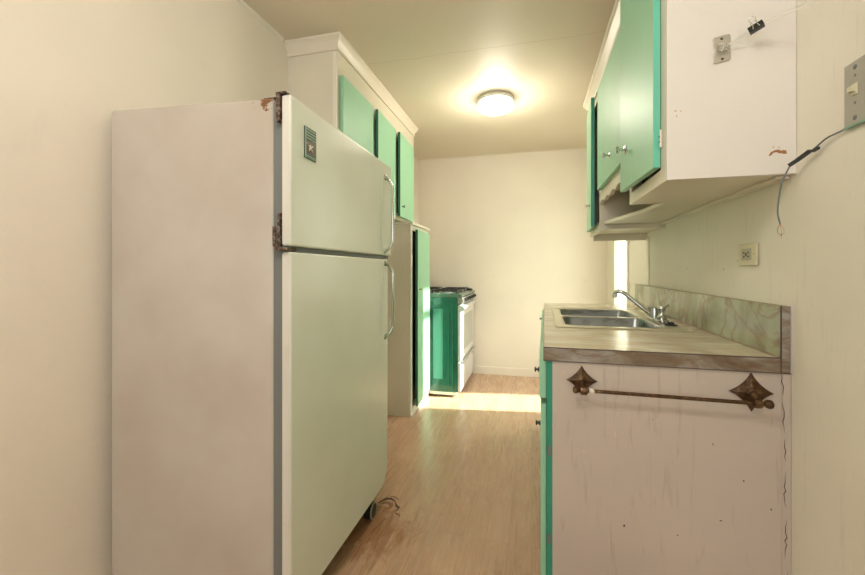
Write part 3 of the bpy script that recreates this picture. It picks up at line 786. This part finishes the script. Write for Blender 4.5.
knob(d, (UF-.036, 1.60, 1.605), (-1, 0, 0), .014, .032, 'chrome')
bm = BM(); lathe(bm, (UF-.0365, 1.60, 1.605), [(.017, 0), (.016, .002), (.012, .003)], (-1, 0, 0), 18); link('knob_plate', bm, M['satin'], d, smooth=True)
hinge(uc, (UF+.004, UY0+.045, 1.542), 'trim', 1.0)
bm = BM(); zc = 1.542
for k, (dx, dz) in enumerate(((0, .014), (-.003, .006), (0, -.002), (-.003, -.01))): box(bm, UF-.006+dx, UY0+.041, zc+dz-.002, UF-.001+dx, UY0+.0428, zc+dz+.002)
link('hinge_pin', bm, M['crack'], uc)
# chipped patch with bare wood and wire hole marks
bm = BM()
P = [(.621, 1.460), (.626, 1.470), (.636, 1.475), (.644, 1.476), (.650, 1.472), (.654, 1.474), (.661, 1.473), (.663, 1.464), (.656, 1.4635), (.650, 1.4665), (.646, 1.4655), (.640, 1.470), (.632, 1.4685), (.627, 1.4615)]
yprism(bm, P, UY0-.0008, UY0+.0002); link('bare_wood_patch', bm, M['patch'], uc)
for k, (cx, cz, w, h) in enumerate(((.397, 1.605, .004, .003), (.410, 1.603, .003, .003), (.632, 1.484, .002, .004), (.645, 1.482, .002, .003), (.40, 1.59, .002, .004))):
    link('paint_chip', blob(cx, cz, w, h, UY0, 9, seed=k+60), M['chipwhite'], uc)

# cabinet over the sink, with scalloped valance
mc = thing('wall_cabinet', (.53, 2.03, 1.6), 'short upper cabinet over the sink with closed mint door and scalloped edge', 'cabinet')
MY0, MY1 = 1.692, 2.385; UT = 2.27
bm = BM()
prism(bm, [(UF+.02, MY0), (xr(MY0)-.001, MY0), (xr(MY1)-.001, MY1), (UF+.02, MY1)], 1.60, 1.618)
prism(bm, [(UF+.02, MY0), (xr(MY0)-.001, MY0), (xr(MY1)-.001, MY1), (UF+.02, MY1)], UT-.02, UT)
prism(bm, [(xr(MY0)-.006, MY0), (xr(MY0)-.001, MY0), (xr(MY1)-.001, MY1), (xr(MY1)-.006, MY1)], 1.61, UT-.01)
link('carcass', bm, M['cabwhite'], mc)
bm = BM(); box(bm, UF, MY0, 1.60, UF+.02, MY1, UT); link('face_frame', bm, M['cabwhite'], mc)
bm = BM(); n = 48; top = [(MY1-(MY1-MY0)*k/n, 1.60) for k in range(n+1)]
bot = [(MY0+(MY1-MY0)*k/n, 1.525+.016*abs(math.sin(k/n*PI*5))) for k in range(n+1)]
xprism(bm, bot+top, UF, UF+.018); link('scalloped_valance', bm, M['cabwhite'], mc)
bm = BM(); box(bm, UF-.020, 1.74, 1.598, UF-.001, 2.345, 2.165); d = link('door', bm, M['green'], mc, bevel=.003)
knob(d, (UF-.020, 1.99, 1.695), (-1, 0, 0), .014, .032, 'chrome')
bm = BM(); lathe(bm, (UF-.0205, 1.99, 1.695), [(.017, 0), (.016, .002), (.012, .003)], (-1, 0, 0), 18); link('knob_plate', bm, M['satin'], d, smooth=True)

# far cabinet with the door hanging ajar
xc = thing('wall_cabinet', (.53, 2.59, 1.385), 'farthest right upper cabinet with a narrow green door standing ajar', 'cabinet')
XY0, XY1 = 2.387, 2.79
bm = BM()
prism(bm, [(UF+.02, XY0), (xr(XY0)-.001, XY0), (xr(XY0)-.001, XY0+.018), (UF+.02, XY0+.018)], 1.385, UT)
prism(bm, [(UF+.02, XY1-.018), (xr(XY1)-.001, XY1-.018), (xr(XY1)-.001, XY1), (UF+.02, XY1)], 1.345, UT)
prism(bm, [(UF+.02, XY0+.018), (xr(XY0)-.001, XY0+.018), (xr(XY1)-.001, XY1-.018), (UF+.02, XY1-.018)], 1.39, 1.408)
prism(bm, [(UF+.02, XY0), (xr(XY0)-.001, XY0), (xr(XY1)-.001, XY1), (UF+.02, XY1)], UT, UT+.001)
link('carcass', bm, M['cabwhite'], xc)
bm = BM(); box(bm, UF, XY0, 1.375, UF+.02, XY1, 1.425); box(bm, UF, XY0, 1.425, UF+.02, XY0+.03, UT); box(bm, UF, XY1-.03, 1.425, UF+.02, XY1, UT); box(bm, UF, XY0+.03, 2.15, UF+.02, XY1-.03, UT)
link('face_frame', bm, M['cabwhite'], xc)
bm = BM(); box(bm, UF+.05, XY0+.02, 1.42, UF+.055, XY1-.02, 2.2); link('interior', bm, M['black'], xc)
bm = BM(); box(bm, UF-.021, 2.435, 1.405, UF-.001, 2.775, 2.16); turn(bm, (UF-.001, 2.775, 0), -.06); d = link('door', bm, M['green'], xc, bevel=.002)
bm = BM(); box(bm, UF-.0205, 2.4338, 1.407, UF-.0015, 2.4356, 2.158); turn(bm, (UF-.001, 2.775, 0), -.06); link('door_edge', bm, M['teal'], d)
knob(d, (UF-.039, 2.50, 1.54), (-1, 0, 0), .010, .024, 'satin')

# shelf board under the sink cabinet with a curved front
sh = thing('shelf_board', (.56, 2.03, 1.41), 'cream shelf board with a curved front edge below the short sink cabinet', 'shelf')
bm = BM()
cur = smooth_pts([(.398, 2.386, 0), (.405, 2.33, 0), (.432, 2.20, 0), (.455, 2.08, 0), (.482, 1.965, 0), (.492, 1.86, 0), (.498, 1.76, 0), (.50, 1.691, 0)], 4)
prism(bm, [(p.x, p.y) for p in cur]+[(xr(1.691)-.001, 1.691), (xr(2.386)-.001, 2.386)], 1.4105, 1.428)
link('board', bm, M['cabwhite'], sh, bevel=.002)
bm = BM(); prism(bm, [(xr(1.275)-.036, 1.275), (xr(1.275)-.0015, 1.275), (xr(2.76)-.0015, 2.76), (xr(2.76)-.036, 2.76)], 1.4015, 1.4098)
link('wall_cleat', bm, M['cabwhite'], sh, bevel=.002)

# crown over the farther right cabinets
cz = UT
cr2 = [(.001, cz-.080), (.010, cz-.080), (.010, cz-.068), (.004, cz-.066), (.008, cz-.05), (.020, cz-.034), (.030, cz-.022), (.024, cz-.020), (.038, cz-.012), (.038, cz+.004), (.001, cz+.004)]
bm = BM(); sweep(bm, [((UF, 1.693), (-1, 0)), ((UF, 2.79), (-1, 1)), ((UF+.3, 2.79), (0, 1))], cr2)
cm = link('crown_molding', bm, M['crown']); cm['kind'] = 'structure'; cm.name = 'trim_4'

# ---------------------------------------------------------------- ceiling lamp
LX, LYc = -.262, 2.925
cl = thing('ceiling_light', (LX, LYc, H), 'lit round flush ceiling lamp of ribbed frosted glass over the aisle', 'lamp', None)
bm = BM(); lathe(bm, (LX, LYc, H-.0005), [(.128, 0), (.132, -.006), (.132, -.018), (.126, -.022), (.126, -.030), (.118, -.032)], seg=48); link('base_ring', bm, plain('cream painted lamp ring', (.62, .58, .46), .35, .2), cl, smooth=True)
bm = BM()
R = [(.120, -.031), (.128, -.040), (.130, -.062), (.124, -.078), (.105, -.088), (.07, -.092), (.03, -.094), (.001, -.0945)]
seg = 72; rings = []
for r, h in R:
    rings.append([bm.verts.new((LX+r*(1+.012*(k % 2)*(r > .06))*math.cos(2*PI*k/seg), LYc+r*(1+.012*(k % 2)*(r > .06))*math.sin(2*PI*k/seg), H+h)) for k in range(seg)])
for a, b in zip(rings, rings[1:]):
    for k in range(seg): bm.faces.new((a[k], a[(k+1) % seg], b[(k+1) % seg], b[k]))
link('glass_shade', bm, M['lampglass'], cl)
for a in range(3):
    bm = BM(); lathe(bm, (LX+.129*math.cos(a*2.1+4.4), LYc+.129*math.sin(a*2.1+4.4), H-.036), [(.004, 0), (.004, .008)], (math.cos(a*2.1+4.4), math.sin(a*2.1+4.4), 0), 8)
    link('set_screw', bm, M['satin'], cl)

# ---------------------------------------------------------------- outlet, switch, wire, cord cleat
ou = thing('wall_outlet', (xr(1.43), 1.43, 1.205), 'old ivory power outlet on the wall above the backsplash', 'outlet')
X = xr(1.43)-.0015
bm = BM(); xprism(bm, [(1.434, 1.166), (1.544, 1.166), (1.544, 1.238), (1.434, 1.238)], X-.007, X); link('cover_plate', bm, M['ivory'], ou, bevel=.003, seg=3)
bm = BM(); xprism(bm, [(1.462, 1.184), (1.518, 1.184), (1.518, 1.221), (1.462, 1.221)], X-.009, X-.006); rc = link('receptacle', bm, M['outletface'], ou, bevel=.001)
bm = BM()
for cy in (1.477, 1.503):
    for dz in (-.0065, .0065): box(bm, X-.0096, cy-.005, 1.202+dz-.0024, X-.0088, cy+.005, 1.202+dz+.0024)
lathe(bm, (X-.0088, 1.490, 1.202), [(.0055, 0), (.005, .0012)], (-1, 0, 0), 12)
link('slots', bm, M['crack'], rc)
for cy in (1.448, 1.532):
    bm = BM(); lathe(bm, (X-.0068, cy, 1.202), [(.0035, 0), (.0028, .0014)], (-1, 0, 0), 12); link('screw', bm, M['satin'], ou)
sw = thing('light_switch', (xr(.985), .985, 1.53), 'scratched grey metal switch plate at the right edge of the photo', 'switch')
X = xr(.985)-.0025
SKEW[0] = lambda bm: bmesh.ops.translate(bm, verts=bm.verts, vec=(0, .026, .004))
bm = BM(); xprism(bm, [(.915, 1.462), (1.042, 1.462), (1.042, 1.598), (.915, 1.598)], X-.0035, X); link('cover_plate', bm, M['plate'], sw, bevel=.004, seg=3)
bm = BM(); box(bm, X-.007, .915, 1.4565, X, 1.040, 1.4615); link('lip', bm, plain('green painted lip', (.2, .36, .25), .3), sw, bevel=.001)
bm = BM(); box(bm, X-.006, 1.003, 1.524, X-.003, 1.018, 1.548); box(bm, X-.016, 1.006, 1.530, X-.005, 1.015, 1.541); link('toggle', bm, M['ivory'], sw, bevel=.001)
for y, zz in ((1.011, 1.584), (1.011, 1.566), (1.011, 1.507), (1.011, 1.4745), (.95, 1.584), (.95, 1.4745)):
    bm = BM(); lathe(bm, (X-.0032, y, zz), [(.0055, 0), (.005, .0012), (.002, .002)] if abs(zz-1.53) > .04 else [(.0035, 0), (.003, .0006)], (-1, 0, 0), 12); link('screw', bm, M['gap'], sw)

SKEW[0] = None
wire = thing('hanging_cable', (.665, 1.2, 1.4), 'grey cable with black tape hanging from the switch past the upper cabinet', 'cable')
W = smooth_pts([(xr(1.03)-.006, 1.060, 1.464), (.673, 1.088, 1.463), (.671, 1.118, 1.461), (.669, 1.15, 1.450), (.668, 1.185, 1.441), (.655, 1.210, 1.430), (.645, 1.214, 1.41), (.634, 1.215, 1.38), (.627, 1.216, 1.335), (.625, 1.216, 1.30), (.631, 1.217, 1.272)], 6)
bm = BM(); tube(bm, W, .0019, 8); link('cable', bm, M['gray'], wire, smooth=True)
for k, (dx, dz, l) in enumerate(((-.006, -.03, 0), (.006, -.028, 0), (.001, -.036, 0))):
    bm = BM(); tube(bm, smooth_pts([(.631, 1.217, 1.272), (.631+dx, 1.216, 1.260), (.632+dx*1.1, 1.215, 1.248), (.632-dx*.2, 1.214, 1.272+dz)], 4), .0006, 6)
    link('bare_strand', bm, M['copper'] if k else M['crack'], wire)
bm = BM(); a = Vector((.645, 1.185, 1.412)); b = Vector((.668, 1.150, 1.445))
def ribbon(bm, pts, w, t=.0012):
    for p, q in zip(pts, pts[1:]):
        p = Vector(p); q = Vector(q); d_ = (q-p).normalized(); up = Vector((0, 0, 1)); up = (up-d_*up.dot(d_)).normalized(); s = d_.cross(up)
        vs = [bm.verts.new(x+up*uu*w+s*ss*t) for x in (p, q) for uu, ss in ((-1, -1), (1, -1), (1, 1), (-1, 1))]
        for f in ((0, 1, 2, 3), (7, 6, 5, 4), (0, 4, 5, 1), (1, 5, 6, 2), (2, 6, 7, 3), (3, 7, 4, 0)): bm.faces.new([vs[i] for i in f])
ribbon(bm, [(.646, 1.210, 1.422), (.658, 1.200, 1.432), (.667, 1.168, 1.446)], .0045, .003)
ribbon(bm, [(.667, 1.168, 1.446), (.668, 1.155, 1.443), (.669, 1.138, 1.445)], .0035, .0015)
link('electrical_tape', bm, M['tape'], wire)

def sh_(bm): bmesh.ops.translate(bm, verts=bm.verts, vec=(-.0085, 0, -.0065))
SKEW[0] = sh_
cc = thing('cord_cleat', (.52, UY0, 1.78), 'zinc cleat screwed to the white side of the upper cabinet', 'cleat')
bm = BM(); pts = [(.499, 1.735), (.502, 1.732), (.536, 1.737), (.540, 1.742), (.541, 1.76), (.538, 1.775), (.541, 1.79), (.539, 1.808), (.535, 1.811), (.500, 1.805), (.497, 1.80), (.499, 1.782), (.502, 1.77), (.499, 1.755)]
yprism(bm, pts, UY0-.004, UY0-.0004); link('plate', bm, M['clipplate'], cc, bevel=.0012)
bm = BM()
for x, zz in ((.518, 1.799), (.520, 1.743)): lathe(bm, (x, UY0-.004, zz), [(.0036, 0), (.003, .001)], (0, -1, 0), 12)
link('screw', bm, M['crack'], cc)
bm = BM(); tube(bm, [(.520, UY0-.004, 1.772), (.520, UY0-.020, 1.772)], .004, 10); tube(bm, [(.512, UY0-.018, 1.757), (.520, UY0-.020, 1.772), (.522, UY0-.018, 1.787)], .003, 8); link('horn', bm, M['clipplate'], cc, smooth=True)
cd = thing('cord', (.6, 1.22, 1.78), 'white double cord running from the zinc cleat up to the right', 'cord')
bm = BM()
for k in range(4):
    zc = 1.764+.0055*k
    tube(bm, [(.519+.010*math.cos(t), UY0-.012+.006*math.sin(t), zc+.002*math.sin(t)) for t in [i*2*PI/14 for i in range(15)]], .0014, 6)
link('wrap', bm, M['string'], cd)
SKEW[0] = None
A = Vector((.520, UY0-.016, 1.767)); 
for dz in (0, .0065):
    bm = BM(); tube(bm, [A+Vector((0, 0, dz*.2)), Vector((.571, 1.200, 1.787+dz)), Vector((.668, 1.137, 1.799+dz*1.6)), Vector((.672, 1.06, 1.815+dz*1.6)), Vector((xr(.9)-.003, .90, 1.86))], .0011, 6)
    link('strand', bm, M['string'], cd)
bc = thing('binder_clip', (.574, 1.214, 1.80), 'black binder clip pinching the white cord near the zinc cleat', 'clip')
bm = BM(); u = Vector((.060, -.036, .024)).normalized(); c0 = Vector((.570, 1.202, 1.789))
up = (Vector((0, 0, 1))-u*u.z).normalized(); s = u.cross(up)
pr = [(-.006, -.008), (.006, -.008), (.001, .010), (-.001, .010)]
pr = [(-.0075, -.009), (.0075, -.009), (.0018, .010), (-.0018, .010)]
va = [bm.verts.new(c0-u*.016+s*a+up*b) for a, b in pr]; vb = [bm.verts.new(c0+u*.016+s*a+up*b) for a, b in pr]
bm.faces.new(va); bm.faces.new(vb[::-1])
for i in range(4): bm.faces.new((va[i], vb[i], vb[(i+1) % 4], va[(i+1) % 4]))
link('clamp', bm, M['tape'], bc, bevel=.0006)
bm = BM()
for sg, h in ((1, .024), (-1, .018)):
    P = [c0+u*-.007+s*sg*.0085+up*-.006, c0+u*-.004+s*sg*.007+up*.010, c0+u*-.007+s*sg*.006+up*h, c0+s*sg*.006+up*(h+.005), c0+u*.007+s*sg*.006+up*h, c0+u*.004+s*sg*.007+up*.010, c0+u*.007+s*sg*.0085+up*-.006]
    tube(bm, smooth_pts(P, 4), .0009, 6)
link('wire_handle', bm, M['chrome'], bc, smooth=True)

# ---------------------------------------------------------------- lights
def lamp(name, kind, loc, energy, col, **kw):
    l = bpy.data.lights.new(name, kind); l.energy = energy; l.color = col
    for k, v in kw.items(): setattr(l, k, v)
    o = bpy.data.objects.new(name, l); o.location = loc; C.objects.link(o); return o
# bulb light of the visible lamp
lamp('lamp_bulb', 'POINT', (LX, LYc, H-.17), 11, (1, .90, .76), shadow_soft_size=.09)
# added, unseen ceiling lamp above the camera, in place of bounced flash
rl = thing('ceiling_light', (-.3, .15, H), 'added round ceiling lamp, unseen, giving fill light above the viewpoint', 'lamp')
bm = BM(); lathe(bm, (-.3, .15, H-.0005), [(.14, 0), (.14, -.03), (.12, -.032)], seg=40); link('base_ring', bm, M['trim'], rl, smooth=True)
bm = BM(); lathe(bm, (-.3, .15, H-.03), [(.12, 0), (.12, -.03), (.08, -.05), (.001, -.055)], seg=40); link('glass_shade', bm, M['lampglass'], rl, smooth=True)
lamp('overhead_fill', 'POINT', (-.3, .15, H-.16), 19, (1, .98, .95), shadow_soft_size=.16)
# added area lamp outside the unseen rear window, fill from behind
w = lamp('rear_fill', 'AREA', (-.35, YR-.16, 1.5), 15, (.90, .97, 1), shape='RECTANGLE', size=1.35, size_y=1.15)
w.rotation_euler = (PI/2, 0, 0)
# sun through the window beside the counter
sd = Vector((-1, -.14, -.66))
s = lamp('sun', 'SUN', (3, 2, 4), 15., (1, .98, .94), angle=.03)
s.rotation_euler = sd.to_track_quat('-Z', 'Y').to_euler()
wd = lamp('window_daylight', 'AREA', (xr(3.6)+.17, 3.61, 1.26), 30, (1, .95, .88), shape='RECTANGLE', size=.5, size_y=1.7)
wd.rotation_euler = (PI/2, 0, PI/2)

world = bpy.data.worlds.new('sky'); S.world = world; world.use_nodes = True
bg = world.node_tree.nodes['Background']; bg.inputs[0].default_value = (.90, .96, .94, 1); bg.inputs[1].default_value = .95

# ---------------------------------------------------------------- camera
f = 390.; psi = math.atan(99.5/f)
cam = bpy.data.cameras.new('camera'); co = bpy.data.objects.new('camera', cam); C.objects.link(co)
cam.sensor_width = 36; cam.lens = f/865*36; cam.clip_start = .02
cam.shift_y = -(287.5-270.5)/865
co.location = (0, 0, 1.15); co.rotation_euler = (PI/2, 0, psi)
S.camera = co
S.view_settings.view_transform = 'Standard'; S.view_settings.look = 'None'; S.view_settings.gamma = 1
S.view_settings.use_curve_mapping = False
S.view_settings.exposure = 0.56
